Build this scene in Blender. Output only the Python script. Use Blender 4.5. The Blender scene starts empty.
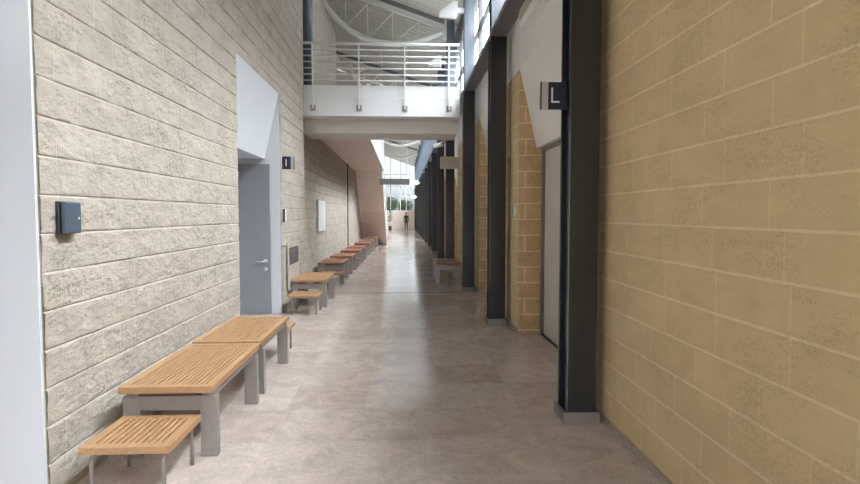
import bpy, bmesh, math, random
from math import radians as R, sin, cos, pi, atan
from mathutils import Vector, Matrix

random.seed(7)
scene = bpy.context.scene
col = scene.collection

# ------------------------------------------------------------------ camera
F_PX, EYE = 550.0, 1.50
VPX, VPY = 403.0, 214.5                 # where the corridor's depth lines meet in the 860 x 484 frame
cam_data = bpy.data.cameras.new('camera')
cam_data.sensor_fit = 'HORIZONTAL'
cam_data.sensor_width = 36.0
cam_data.lens = 36.0 * F_PX / 860.0
cam_data.clip_start, cam_data.clip_end = 0.05, 500
cam = bpy.data.objects.new('camera', cam_data)
col.objects.link(cam)
_dx, _dy = (VPX - 430) / F_PX, -(VPY - 242) / F_PX
_psi = atan(-_dx)
_th = atan(_dy * cos(_psi))
_fw = Vector((sin(_psi) * cos(_th), cos(_psi) * cos(_th), -sin(_th)))
_r = Vector((cos(_psi), -sin(_psi), 0))
_u = _r.cross(_fw)
_ro = R(0.0)
_r2, _u2 = _r * cos(_ro) + _u * sin(_ro), -_r * sin(_ro) + _u * cos(_ro)
cam.matrix_world = Matrix(((_r2.x, _u2.x, -_fw.x, 0), (_r2.y, _u2.y, -_fw.y, 0), (_r2.z, _u2.z, -_fw.z, EYE), (0, 0, 0, 1)))
scene.camera = cam

# ------------------------------------------------------------------ world (bright overcast sky), exposure
world = bpy.data.worlds.new('overcast_sky')
scene.world = world
world.use_nodes = True
bg = world.node_tree.nodes['Background']
bg.inputs['Color'].default_value = (0.91, 0.95, 1.0, 1)
SKY = 15.0
_nt = world.node_tree
_tc = _nt.nodes.new('ShaderNodeTexCoord')
_sp = _nt.nodes.new('ShaderNodeSeparateXYZ'); _nt.links.new(_tc.outputs['Generated'], _sp.inputs[0])
_ab = _nt.nodes.new('ShaderNodeMath'); _ab.operation = 'ABSOLUTE'; _nt.links.new(_sp.outputs[1], _ab.inputs[0])
_pw = _nt.nodes.new('ShaderNodeMath'); _pw.operation = 'POWER'; _nt.links.new(_ab.outputs[0], _pw.inputs[0]); _pw.inputs[1].default_value = 8.0
_ma = _nt.nodes.new('ShaderNodeMath'); _ma.operation = 'MULTIPLY_ADD'; _nt.links.new(_pw.outputs[0], _ma.inputs[0]); _ma.inputs[1].default_value = 0.42; _nt.links.new(_sp.outputs[2], _ma.inputs[2])
_mr = _nt.nodes.new('ShaderNodeMapRange'); _nt.links.new(_ma.outputs[0], _mr.inputs[0])     # overcast: dull skyline to the sides, open sky overhead and along the hall's two ends
_mr.inputs[1].default_value, _mr.inputs[2].default_value = 0.42, 1.0
_mr.inputs[3].default_value, _mr.inputs[4].default_value = 0.09 * SKY, 2.9 * SKY
_nt.links.new(_mr.outputs[0], bg.inputs['Strength'])
scene.view_settings.view_transform = 'Standard'
scene.view_settings.look = 'None'
scene.view_settings.gamma = 1.0
scene.view_settings.use_curve_mapping = False
scene.view_settings.exposure = 0.92

def portal(name, loc, rot, sx, sy):
    """A light portal in a glazed opening: adds no light, only guides sky sampling through the glass."""
    l = bpy.data.lights.new(name, 'AREA')
    l.shape = 'RECTANGLE'; l.size = sx; l.size_y = sy
    l.cycles.is_portal = True
    o = bpy.data.objects.new(name, l); col.objects.link(o)
    o.location = loc; o.rotation_euler = rot
    return o

# ------------------------------------------------------------------ plan of the place (metres)
XL, XR = -1.84, 1.45
XF = -1.94                               # face of the left wall beyond the bridge  # faces of the two block walls
COLS = [-3.2, 0.3, 3.83, 7.36, 10.6, 14.2, 17.7, 21.2, 24.7, 28.2, 31.7, 35.2, 38.7, 42.2, 45.7, 49.2, 52.7]
YB, YE = -4.0, 57.0                      # ends of the hall
SILL0, SILL1, HEAD = 4.03, 4.40, 6.0
LEDGE = 3.86                             # underside of the steel ledge the columns carry
def deck_z(x): return 6.44 - 0.34 * (x - 1.17)
def colx(y): return 1.165 if y < 12 else 1.11

# window portals (one per clerestory bay, one each for the added roof glazing, added back screen and end window)
for i in range(len(COLS) - 1):
    a, b = COLS[i] + 0.3, COLS[i + 1] - 0.05
    portal('sky_portal', (1.40, (a + b) / 2, (SILL1 + HEAD) / 2), (0, R(90), 0), HEAD - SILL1, b - a)
portal('sky_portal', (0.35, 30.75, 6.15), (0, 0, 0), 2.8, 12.5)
portal('sky_portal', (-0.2, YB + 0.05, 1.6), (R(90), 0, 0), 3.0, 2.9)
portal('sky_portal', (-0.3, 56.7, 4.0), (R(-90), 0, 0), 3.2, 4.2)

# ------------------------------------------------------------------ mesh helpers
def new_bm(): return bmesh.new()

def box(bm, x0, x1, y0, y1, z0, z1, bevel=0.0):
    vs = [bm.verts.new(p) for p in ((x0,y0,z0),(x1,y0,z0),(x1,y1,z0),(x0,y1,z0),(x0,y0,z1),(x1,y0,z1),(x1,y1,z1),(x0,y1,z1))]
    fs = [bm.faces.new([vs[i] for i in f]) for f in ((3,2,1,0),(4,5,6,7),(0,1,5,4),(1,2,6,5),(2,3,7,6),(3,0,4,7))]
    if bevel > 0:
        es = list({e for f in fs for e in f.edges})
        bmesh.ops.bevel(bm, geom=es, offset=bevel, segments=2, affect='EDGES', profile=0.6)
    return fs

def prism(bm, pts, axis, a, b):
    """Extrude a polygon (list of 2-D points) along axis 'x' (pts = y,z), 'y' (pts = x,z) or 'z' (pts = x,y)."""
    def P(p, t):
        return {'x': (t, p[0], p[1]), 'y': (p[0], t, p[1]), 'z': (p[0], p[1], t)}[axis]
    v0 = [bm.verts.new(P(p, a)) for p in pts]
    v1 = [bm.verts.new(P(p, b)) for p in pts]
    n = len(pts)
    bm.faces.new(v0); bm.faces.new(list(reversed(v1)))
    for i in range(n):
        bm.faces.new([v0[(i+1) % n], v0[i], v1[i], v1[(i+1) % n]])

def tube(bm, pts, r, seg=10, cap=True):
    pts = [Vector(p) for p in pts]
    rings = []
    n = len(pts)
    prev = None
    for i, p in enumerate(pts):
        d = ((pts[min(i+1, n-1)] - pts[max(i-1, 0)])).normalized()
        if prev is None:
            up = Vector((0,0,1)) if abs(d.z) < 0.9 else Vector((1,0,0))
            a = d.cross(up).normalized()
        else:
            a = (prev - d * prev.dot(d)).normalized()
        prev = a
        b = d.cross(a)
        rr = r[i] if isinstance(r, (list, tuple)) else r
        rings.append([bm.verts.new(p + (a * cos(2*pi*k/seg) + b * sin(2*pi*k/seg)) * rr) for k in range(seg)])
    for i in range(n - 1):
        for k in range(seg):
            bm.faces.new([rings[i][k], rings[i][(k+1) % seg], rings[i+1][(k+1) % seg], rings[i+1][k]])
    if cap:
        bm.faces.new(list(reversed(rings[0]))); bm.faces.new(rings[-1])

def arc(c, r, a0, a1, n, plane='yz'):
    out = []
    for i in range(n + 1):
        t = a0 + (a1 - a0) * i / n
        if plane == 'yz': out.append((c[0], c[1] + r * cos(t), c[2] + r * sin(t)))
        else: out.append((c[0] + r * cos(t), c[1], c[2] + r * sin(t)))
    return out

def obj(name, bm, mat, parent=None, smooth=False, mats=None):
    bmesh.ops.recalc_face_normals(bm, faces=bm.faces)
    me = bpy.data.meshes.new(name)
    bm.to_mesh(me); bm.free()
    for m in (mats or [mat]): me.materials.append(m)
    if smooth:
        for p in me.polygons: p.use_smooth = True
    o = bpy.data.objects.new(name, me)
    col.objects.link(o)
    if parent is not None:
        o.parent = parent
    return o

def tag(o, label=None, cat=None, group=None, kind=None):
    if label: o['label'] = label
    if cat: o['category'] = cat
    if group: o['group'] = group
    if kind: o['kind'] = kind
    return o

def thing(name, label, cat, loc=(0,0,0), group=None, rz=0):
    o = bpy.data.objects.new(name, None); col.objects.link(o)
    o.location = loc; o.rotation_euler = (0, 0, rz)
    o.empty_display_size = 0.1
    return tag(o, label, cat, group)

def struct(name, bm, mat, label=None, parent=None, mats=None):
    o = obj(name, bm, mat, parent, mats=mats)
    if parent is None:
        tag(o, label, kind='structure')
    return o

def copy_tree(o, loc, label=None, group=None):
    r = o.copy(); col.objects.link(r)
    r.location = loc
    if label: r['label'] = label
    if group: r['group'] = group
    for ch in list(o.children):
        c = ch.copy(); col.objects.link(c); c.parent = r
        for g in list(ch.children):
            d = g.copy(); col.objects.link(d); d.parent = c
    return r

# ------------------------------------------------------------------ materials
def mat(name, color, rough=0.6, metal=0.0, spec=0.5, noise=None, bump=None):
    m = bpy.data.materials.new(name); m.use_nodes = True
    nt = m.node_tree; p = nt.nodes['Principled BSDF']
    p.inputs['Base Color'].default_value = (*color, 1)
    p.inputs['Roughness'].default_value = rough
    p.inputs['Metallic'].default_value = metal
    p.inputs['Specular IOR Level'].default_value = spec
    tc = nt.nodes.new('ShaderNodeTexCoord')
    if noise:
        sc, amt = noise
        n = nt.nodes.new('ShaderNodeTexNoise'); n.inputs['Scale'].default_value = sc; n.inputs['Detail'].default_value = 5
        nt.links.new(tc.outputs['Object'], n.inputs['Vector'])
        mx = nt.nodes.new('ShaderNodeMix'); mx.data_type = 'RGBA'
        mx.inputs[6].default_value = (*[c * (1 - amt) for c in color], 1)
        mx.inputs[7].default_value = (*[min(1, c * (1 + amt)) for c in color], 1)
        nt.links.new(n.outputs['Fac'], mx.inputs[0]); nt.links.new(mx.outputs[2], p.inputs['Base Color'])
    if bump:
        sc, st = bump
        n2 = nt.nodes.new('ShaderNodeTexNoise'); n2.inputs['Scale'].default_value = sc; n2.inputs['Detail'].default_value = 4
        nt.links.new(tc.outputs['Object'], n2.inputs['Vector'])
        b = nt.nodes.new('ShaderNodeBump'); b.inputs['Strength'].default_value = st; b.inputs['Distance'].default_value = 0.01
        nt.links.new(n2.outputs['Fac'], b.inputs['Height']); nt.links.new(b.outputs['Normal'], p.inputs['Normal'])
    return m

def block_mat(name, c1, c2, cm, z_off, bw, rough_face, mortar=0.007, pits=0.5, random_bond=False):
    """Coursed concrete/stone blocks, laid along whichever way the wall runs (u = x + y, v = z)."""
    m = bpy.data.materials.new(name); m.use_nodes = True
    nt = m.node_tree; N = nt.nodes; L = nt.links
    p = N['Principled BSDF']; p.inputs['Roughness'].default_value = 0.9; p.inputs['Specular IOR Level'].default_value = 0.2
    tc = N.new('ShaderNodeTexCoord')
    sep = N.new('ShaderNodeSeparateXYZ'); L.new(tc.outputs['Object'], sep.inputs[0])
    ad = N.new('ShaderNodeMath'); ad.operation = 'ADD'; L.new(sep.outputs[0], ad.inputs[0]); L.new(sep.outputs[1], ad.inputs[1])
    az = N.new('ShaderNodeMath'); az.operation = 'ADD'; L.new(sep.outputs[2], az.inputs[0]); az.inputs[1].default_value = 2.0 - z_off
    au = N.new('ShaderNodeMath'); au.operation = 'ADD'; L.new(ad.outputs[0], au.inputs[0]); au.inputs[1].default_value = 50.0
    cb = N.new('ShaderNodeCombineXYZ'); L.new(au.outputs[0], cb.inputs[0]); L.new(az.outputs[0], cb.inputs[1])
    # ragged joints: nudge the lookup with a little noise
    jn = N.new('ShaderNodeTexNoise'); jn.inputs['Scale'].default_value = 9; jn.inputs['Detail'].default_value = 3
    L.new(tc.outputs['Object'], jn.inputs['Vector'])
    js = N.new('ShaderNodeVectorMath'); js.operation = 'SUBTRACT'; L.new(jn.outputs['Color'], js.inputs[0]); js.inputs[1].default_value = (0.5, 0.5, 0.5)
    jm = N.new('ShaderNodeVectorMath'); jm.operation = 'SCALE'; L.new(js.outputs[0], jm.inputs[0]); jm.inputs['Scale'].default_value = 0.012 if rough_face > 0.5 else 0.004
    ja = N.new('ShaderNodeVectorMath'); ja.operation = 'ADD'; L.new(cb.outputs[0], ja.inputs[0]); L.new(jm.outputs[0], ja.inputs[1])
    br = N.new('ShaderNodeTexBrick')
    br.offset = 0.0 if random_bond else 0.5; br.squash = 1.0
    if random_bond:                        # each course starts anywhere
        dv = N.new('ShaderNodeMath'); dv.operation = 'DIVIDE'; L.new(az.outputs[0], dv.inputs[0]); dv.inputs[1].default_value = 0.2
        fl = N.new('ShaderNodeMath'); fl.operation = 'FLOOR'; L.new(dv.outputs[0], fl.inputs[0])
        wn = N.new('ShaderNodeTexWhiteNoise'); wn.noise_dimensions = '1D'; L.new(fl.outputs[0], wn.inputs['W'])
        sh = N.new('ShaderNodeMath'); sh.operation = 'ADD'; L.new(ad.outputs[0], sh.inputs[0]); L.new(wn.outputs['Value'], sh.inputs[1])
        L.new(sh.outputs[0], au.inputs[0])
    L.new(ja.outputs[0], br.inputs['Vector'])
    br.inputs['Scale'].default_value = 1.0
    br.inputs['Brick Width'].default_value = bw
    br.inputs['Row Height'].default_value = 0.2
    br.inputs['Mortar Size'].default_value = mortar
    br.inputs['Mortar Smooth'].default_value = 0.3
    br.inputs['Color1'].default_value = (*c1, 1); br.inputs['Color2'].default_value = (*c2, 1); br.inputs['Mortar'].default_value = (*cm, 1)
    gm = N.new('ShaderNodeMapping'); gm.inputs['Scale'].default_value = (1.0, 0.55, 1.0); L.new(tc.outputs['Object'], gm.inputs[0])   # grain drawn out along the blocks
    # stains and mineral flecks
    n1 = N.new('ShaderNodeTexNoise'); n1.inputs['Scale'].default_value = 5.5; n1.inputs['Detail'].default_value = 8; n1.inputs['Roughness'].default_value = 0.7
    L.new(gm.outputs[0], n1.inputs['Vector'])
    r1 = N.new('ShaderNodeMapRange'); r1.inputs[1].default_value = 0.3; r1.inputs[2].default_value = 0.62
    r1.inputs[3].default_value = 1 - 0.36 * pits; r1.inputs[4].default_value = 1.05; L.new(n1.outputs['Fac'], r1.inputs[0])
    n3 = N.new('ShaderNodeTexNoise'); n3.inputs['Scale'].default_value = 48; n3.inputs['Detail'].default_value = 4; n3.inputs['Roughness'].default_value = 0.7
    L.new(gm.outputs[0], n3.inputs['Vector'])
    r3 = N.new('ShaderNodeMapRange'); r3.inputs[1].default_value = 0.3; r3.inputs[2].default_value = 0.55
    r3.inputs[3].default_value = 1 - 0.75 * pits; r3.inputs[4].default_value = 1.03; r3.inputs[1].default_value = 0.33; r3.inputs[2].default_value = 0.5
    n4 = N.new('ShaderNodeTexNoise'); n4.inputs['Scale'].default_value = 4.5; n4.inputs['Detail'].default_value = 3
    L.new(gm.outputs[0], n4.inputs['Vector'])
    pa = N.new('ShaderNodeMapRange'); pa.inputs[1].default_value = 0.42; pa.inputs[2].default_value = 0.62; pa.inputs[3].default_value = 0.16; pa.inputs[4].default_value = -0.02
    L.new(n4.outputs['Fac'], pa.inputs[0])
    pm = N.new('ShaderNodeMath'); pm.operation = 'ADD'; L.new(n3.outputs['Fac'], pm.inputs[0]); L.new(pa.outputs[0], pm.inputs[1])
    L.new(pm.outputs[0], r3.inputs[0])
    mm = N.new('ShaderNodeMath'); mm.operation = 'MULTIPLY'; L.new(r1.outputs[0], mm.inputs[0]); L.new(r3.outputs[0], mm.inputs[1])
    mx = N.new('ShaderNodeMix'); mx.data_type = 'RGBA'; mx.blend_type = 'MULTIPLY'; mx.inputs[0].default_value = 1.0
    if random_bond:                        # upright joints are struck flush and read fainter than the bed joints
        bh_ = N.new('ShaderNodeTexBrick'); bh_.offset = 0.0
        L.new(ja.outputs[0], bh_.inputs['Vector'])
        for k_, v_ in (('Scale', 1.0), ('Brick Width', 4000.0), ('Row Height', 0.2), ('Mortar Size', mortar), ('Mortar Smooth', 0.6)): bh_.inputs[k_].default_value = v_
        bh_.inputs['Color1'].default_value = bh_.inputs['Color2'].default_value = (*[(u_ + w_) / 2 for u_, w_ in zip(c1, c2)], 1); bh_.inputs['Mortar'].default_value = (*cm, 1)
        mb = N.new('ShaderNodeMix'); mb.data_type = 'RGBA'; mb.inputs[0].default_value = 0.45
        L.new(bh_.outputs['Color'], mb.inputs[6]); L.new(br.outputs['Color'], mb.inputs[7]); L.new(mb.outputs[2], mx.inputs[6])
        n3.inputs['Scale'].default_value = 130; n3.inputs['Detail'].default_value = 2
    else:
        L.new(br.outputs['Color'], mx.inputs[6])
    L.new(mm.outputs[0], mx.inputs[7])
    L.new(mx.outputs[2], p.inputs['Base Color'])
    # relief
    n2 = N.new('ShaderNodeTexNoise'); n2.inputs['Scale'].default_value = 26; n2.inputs['Detail'].default_value = 8; n2.inputs['Roughness'].default_value = 0.65
    L.new(gm.outputs[0], n2.inputs['Vector'])
    inv = N.new('ShaderNodeMath'); inv.operation = 'MULTIPLY_ADD'; L.new(br.outputs['Fac'], inv.inputs[0]); inv.inputs[1].default_value = -0.5; L.new(n2.outputs['Fac'], inv.inputs[2])
    b = N.new('ShaderNodeBump'); b.inputs['Strength'].default_value = rough_face; b.inputs['Distance'].default_value = 0.035
    L.new(inv.outputs[0], b.inputs['Height']); L.new(b.outputs['Normal'], p.inputs['Normal'])
    return m

M = {}
M['splitface'] = block_mat('splitface_limestone_block', (0.485, 0.432, 0.368), (0.455, 0.403, 0.34), (0.56, 0.505, 0.435), 0.0, 0.40, 0.55, 0.005, 0.45)
M['tanblock'] = block_mat('tan_smooth_block', (0.69, 0.54, 0.315), (0.63, 0.485, 0.278), (0.78, 0.64, 0.42), 0.04, 0.49, 0.30, 0.008, 0.22, True)
M['plaster'] = mat('white_plaster', (0.85, 0.82, 0.78), 0.8, noise=(2.0, 0.03))
M['whitepaint'] = mat('white_paint', (0.66, 0.675, 0.71), 0.6, noise=(2.0, 0.02))
M['pinkplaster'] = mat('pinkish_plaster', (0.80, 0.69, 0.62), 0.8, noise=(2.0, 0.04))
M['pinkdado'] = mat('pinkish_dado_paint', (0.72, 0.59, 0.52), 0.6, noise=(2.0, 0.04))
M['column'] = mat('dark_steel_paint', (0.014, 0.018, 0.021), 0.28, 0.0, 0.8, noise=(6, 0.12))
M['sillsteel'] = mat('grey_steel_beam', (0.16, 0.15, 0.15), 0.5, 0.2)
M['frame'] = mat('window_frame_grey', (0.12, 0.13, 0.14), 0.45, 0.2)
M['plinth'] = mat('stainless_plinth', (0.26, 0.24, 0.22), 0.45, 0.3, noise=(20, 0.1))
M['bluesteel'] = mat('blue_grey_steel', (0.085, 0.11, 0.145), 0.28, 0.0, 0.9)  # post's own blue-grey; on the column tops the blue paints in reflected sky
M['whitesteel'] = mat('white_steel', (0.84, 0.84, 0.85), 0.4, 0.0)
M['truss'] = mat('pale_grey_truss_paint', (0.68, 0.67, 0.62), 0.55)
M['deck'] = mat('ribbed_roof_deck', (0.58, 0.56, 0.50), 0.6)
M['dark_strip'] = mat('brown_grey_strip', (0.22, 0.21, 0.18), 0.6)
M['stain'] = mat('brushed_steel', (0.34, 0.31, 0.295), 0.42, 0.35, noise=(30, 0.12))
M['navy'] = mat('navy_sign_face', (0.012, 0.016, 0.045), 0.4)
M['silver'] = mat('silver_sign_strip', (0.55, 0.54, 0.56), 0.35, 0.6)
M['letter'] = mat('white_lettering', (0.85, 0.85, 0.85), 0.5)
M['slate'] = mat('slate_blue_plastic', (0.075, 0.105, 0.14), 0.4)
M['doorgrey'] = mat('grey_door_paint', (0.27, 0.28, 0.30), 0.5, noise=(3, 0.03))
M['doorwhite'] = mat('off_white_door', (0.62, 0.58, 0.53), 0.5)
M['lampwhite'] = mat('white_lamp_housing', (0.80, 0.80, 0.78), 0.45)
M['beige'] = mat('beige_housing', (0.58, 0.53, 0.42), 0.5)
M['darkjoint'] = mat('dark_joint_sealant', (0.07, 0.055, 0.045), 0.9)
M['vent'] = mat('dark_vent_metal', (0.10, 0.11, 0.13), 0.5, 0.3)
M['signgrey'] = mat('olive_grey_sign', (0.17, 0.17, 0.15), 0.6)
M['skirting'] = mat('stone_skirting', (0.40, 0.34, 0.26), 0.5, noise=(12, 0.15))
M['cream'] = mat('cream_panel', (0.50, 0.455, 0.385), 0.6)

def wood(name, a, b):
    m = bpy.data.materials.new(name); m.use_nodes = True
    nt = m.node_tree; N = nt.nodes; L = nt.links; p = N['Principled BSDF']
    p.inputs['Roughness'].default_value = 0.5
    tc = N.new('ShaderNodeTexCoord'); mp = N.new('ShaderNodeMapping'); mp.inputs['Scale'].default_value = (30, 2.0, 30)
    L.new(tc.outputs['Object'], mp.inputs[0])
    n = N.new('ShaderNodeTexNoise'); n.inputs['Scale'].default_value = 1.6; n.inputs['Detail'].default_value = 6
    L.new(mp.outputs[0], n.inputs['Vector'])
    cr = N.new('ShaderNodeValToRGB'); cr.color_ramp.elements[0].position = 0.3; cr.color_ramp.elements[1].position = 0.7
    cr.color_ramp.elements[0].color = (*a, 1); cr.color_ramp.elements[1].color = (*b, 1)
    L.new(n.outputs['Fac'], cr.inputs[0]); L.new(cr.outputs[0], p.inputs['Base Color'])
    return m
M['honey'] = wood('honey_wood', (0.38, 0.215, 0.105), (0.51, 0.305, 0.155))
M['redwood'] = wood('reddish_wood', (0.26, 0.115, 0.07), (0.38, 0.18, 0.11))

# polished stone floor
def floor_mat():
    m = bpy.data.materials.new('polished_stone_tiles'); m.use_nodes = True
    nt = m.node_tree; N = nt.nodes; L = nt.links; p = N['Principled BSDF']
    tc = N.new('ShaderNodeTexCoord')
    br = N.new('ShaderNodeTexBrick'); br.offset = 0.0
    mp = N.new('ShaderNodeMapping'); mp.inputs['Location'].default_value = (30.0 + 0.30, 30.0, 0); L.new(tc.outputs['Object'], mp.inputs[0])
    L.new(mp.outputs[0], br.inputs['Vector'])
    br.inputs['Scale'].default_value = 1.0; br.inputs['Brick Width'].default_value = 0.6; br.inputs['Row Height'].default_value = 0.6
    br.inputs['Mortar Size'].default_value = 0.0016; br.inputs['Mortar Smooth'].default_value = 0.2
    br.inputs['Color1'].default_value = (0.63, 0.535, 0.49, 1); br.inputs['Color2'].default_value = (0.53, 0.435, 0.385, 1); br.inputs['Mortar'].default_value = (0.50, 0.42, 0.38, 1)
    n = N.new('ShaderNodeTexNoise'); n.inputs['Scale'].default_value = 4; n.inputs['Detail'].default_value = 9; n.inputs['Roughness'].default_value = 0.7; n.inputs['Distortion'].default_value = 1.2
    L.new(tc.outputs['Object'], n.inputs['Vector'])
    r = N.new('ShaderNodeMapRange'); r.inputs[1].default_value = 0.3; r.inputs[2].default_value = 0.7; r.inputs[3].default_value = 0.76; r.inputs[4].default_value = 1.14
    L.new(n.outputs['Fac'], r.inputs[0])
    n2 = N.new('ShaderNodeTexNoise'); n2.inputs['Scale'].default_value = 40; n2.inputs['Detail'].default_value = 4
    L.new(tc.outputs['Object'], n2.inputs['Vector'])
    r2 = N.new('ShaderNodeMapRange'); r2.inputs[1].default_value = 0.3; r2.inputs[2].default_value = 0.7; r2.inputs[3].default_value = 0.90; r2.inputs[4].default_value = 1.08
    L.new(n2.outputs['Fac'], r2.inputs[0])
    mm = N.new('ShaderNodeMath'); mm.operation = 'MULTIPLY'; L.new(r.outputs[0], mm.inputs[0]); L.new(r2.outputs[0], mm.inputs[1])
    mx = N.new('ShaderNodeMix'); mx.data_type = 'RGBA'; mx.blend_type = 'MULTIPLY'; mx.inputs[0].default_value = 1.0
    L.new(br.outputs['Color'], mx.inputs[6]); L.new(mm.outputs[0], mx.inputs[7]); L.new(mx.outputs[2], p.inputs['Base Color'])
    rr = N.new('ShaderNodeMapRange'); rr.inputs[3].default_value = 0.10; rr.inputs[4].default_value = 0.19
    L.new(n.outputs['Fac'], rr.inputs[0]); L.new(rr.outputs[0], p.inputs['Roughness'])
    p.inputs['Specular IOR Level'].default_value = 0.34
    return m
M['floor'] = floor_mat()

def glass_mat(name='clear_window_glass', tint=(0.95, 0.97, 0.97)):
    m = bpy.data.materials.new(name); m.use_nodes = True
    nt = m.node_tree; N = nt.nodes; L = nt.links
    N.remove(N['Principled BSDF'])
    t = N.new('ShaderNodeBsdfTransparent'); t.inputs[0].default_value = (*tint, 1)
    g = N.new('ShaderNodeBsdfGlossy'); g.inputs['Roughness'].default_value = 0.02
    x = N.new('ShaderNodeMixShader'); x.inputs[0].default_value = 0.06
    L.new(t.outputs[0], x.inputs[1]); L.new(g.outputs[0], x.inputs[2]); L.new(x.outputs[0], N['Material Output'].inputs['Surface'])
    return m
M['glass'] = glass_mat()
M['added_rooflight'] = glass_mat('added_rooflight_glass', (0.27, 0.275, 0.275))
M['half'] = glass_mat('lightly_tinted_glass', (0.80, 0.81, 0.81))
M['tinted'] = glass_mat('tinted_solar_glass', (0.34, 0.35, 0.35))

def lamp_mat(name, c, s):
    m = bpy.data.materials.new(name); m.use_nodes = True
    p = m.node_tree.nodes['Principled BSDF']
    p.inputs['Base Color'].default_value = (0.9, 0.9, 0.9, 1)
    p.inputs['Emission Color'].default_value = (*c, 1); p.inputs['Emission Strength'].default_value = s
    return m
M['lit'] = lamp_mat('lit_diffuser', (1.0, 0.97, 0.92), 2.5)

# ================================================================== STRUCTURE
# floor
bm = new_bm(); box(bm, -5.2, 2.3, YB - 0.2, YE + 0.2, -0.15, 0.0)
struct('floor', bm, M['floor'], 'polished pinkish grey stone floor of the corridor')
bm = new_bm(); box(bm, -1.75, 1.12, 10.50, 10.545, 0.0, 0.0015)
struct('trim_1', bm, M['darkjoint'], 'dark movement joint across the floor')

# recess modules: (near, far) of the door recesses
HOOD_T, HOOD_B, HOOD_IN = 3.30, 2.33, 0.22
LREC = [(0.6, 2.88), (6.25, 8.40)]
RREC = [(4.30, 6.86), (7.9, 10.38), (14.6, 16.9), (18.1, 20.4), (25.1, 27.4)]

# left wall: solid between recesses, brick above them
bm = new_bm()
def lw(y0, y1, z0, z1, t=0.3): box(bm, XL - t, XL, y0, y1, z0, z1)
lw(YB, LREC[0][0], 0, HOOD_T)
lw(LREC[0][1], LREC[1][0], 0, HOOD_T)
lw(LREC[1][1], 10.36, 0, HOOD_T)
lw(YB, 10.36, HOOD_T, 6.46)
from mathutils import noise as mnoise
def rock_face(bm, x, y0, y1, z0, z1, keep=None, du=0.02):
    """rock-faced block courses standing proud of the plane x: every course bulges from its joints"""
    prof = (0.0, 0.004, 0.009, 0.016, 0.030, 0.050, 0.070, 0.09, 0.11, 0.13, 0.15, 0.170, 0.184, 0.191, 0.196)
    zs = []
    k = int(math.floor(z0 / 0.2 + 1e-6))
    while k * 0.2 < z1 - 1e-6:
        zs += [k * 0.2 + p_ for p_ in prof if z0 - 1e-6 <= k * 0.2 + p_ <= z1]
        k += 1
    zs.append(z1)
    n_ = int(round((y1 - y0) / du))
    rows = []
    for z in zs:
        row = []
        kz = math.floor((z + 2.0) / 0.2 + 1e-4); tz = (z + 2.0) - kz * 0.2
        ez = min(tz, 0.2 - tz)
        crs = mnoise.noise(Vector((kz * 3.7, 5.1, 0)))
        for i in range(n_ + 1):
            yy = y0 + (y1 - y0) * i / n_
            u = (x + yy + 50.0) + (0.0 if kz % 2 == 0 else 0.2)
            kb = math.floor(u / 0.4); tu = u - kb * 0.4
            eu = min(tu, 0.4 - tu)
            f = min(1.0, (max(ez, 0.0) / 0.011)) ** 0.6 * (0.75 + 0.25 * min(1.0, eu / 0.02))
            q = Vector((yy * 5.0 + kb * 7.3, z * 9.0 + kz * 3.1, 0.0))
            nz = mnoise.noise(q) * 0.6 + mnoise.noise(q * 2.7) * 0.35 + mnoise.noise(q * 7.0) * 0.25
            row.append(bm.verts.new((x + f * (0.010 + 0.004 * crs + 0.011 * nz) - 0.002, yy, z)))
        rows.append(row)
    for a_ in range(len(rows) - 1):
        for i in range(n_):
            bm.faces.new([rows[a_][i], rows[a_][i+1], rows[a_+1][i+1], rows[a_+1][i]])
rock_face(bm, XL, LREC[0][1] + 0.001, LREC[1][0] - 0.001, 0.0, 3.4)
rock_face(bm, XL, LREC[1][1] + 0.001, 10.355, 0.0, 3.4)
rock_face(bm, XL, 2.6, 10.355, 3.4, 6.2, du=0.03)
struct('wall_left', bm, M['splitface'], 'pale split-face block wall on the left')
bm = new_bm()
box(bm, XF - 0.3, XF, 10.40, 16.4, 0, 6.72)
box(bm, XF - 0.3, XF, 16.4, 27.7, 0, 3.255)
rock_face(bm, XF, 10.402, 27.7, 0.0, 3.25, du=0.05)
rock_face(bm, XF, 10.402, 16.4, 3.4, 6.7, du=0.05)
struct('wall_left_far', bm, M['splitface'], 'pale block wall on the left beyond the bridge')
bm = new_bm(); box(bm, XL - 0.3, XL, 27.7, YE, 0, 7.6)
struct('wall_left_end', bm, M['whitepaint'], 'white wall at the far left end')
bm = new_bm(); box(bm, XF + 0.001, XF + 0.03, 10.62, 10.76, 0, 3.05)
struct('trim_2', bm, M['darkjoint'], 'dark vertical joint in the left wall under the bridge')
bm = new_bm(); box(bm, XF + 0.001, XF + 0.03, 19.3, 19.45, 0, 3.25)
struct('trim_3', bm, M['darkjoint'], 'dark vertical joint in the left wall near the stair')

# left recesses: slanted white hood, white reveals, vestibule
for i, (a, b) in enumerate(LREC):
    bm = new_bm()
    xi = XL - HOOD_IN
    prism(bm, [(XL - 0.004, HOOD_T), (xi, HOOD_B), (-3.1, HOOD_B), (-3.1, HOOD_T)], 'y', a, b)      # hood and soffit
    box(bm, -3.1, XL - 0.004, b - 0.02, b, 0, HOOD_T)                                             # far reveal
    box(bm, -3.1, XL - 0.004, a, a + 0.02, 0, HOOD_T)                                             # near reveal
    box(bm, -3.2, -3.1, a - 0.02, b + 0.02, 0, HOOD_T)                                            # back
    struct('wall_recess_%d' % (i + 1), bm, M['whitepaint'], ['white door recess at the near left', 'white door recess with slanted hood on the left'][i])

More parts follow.
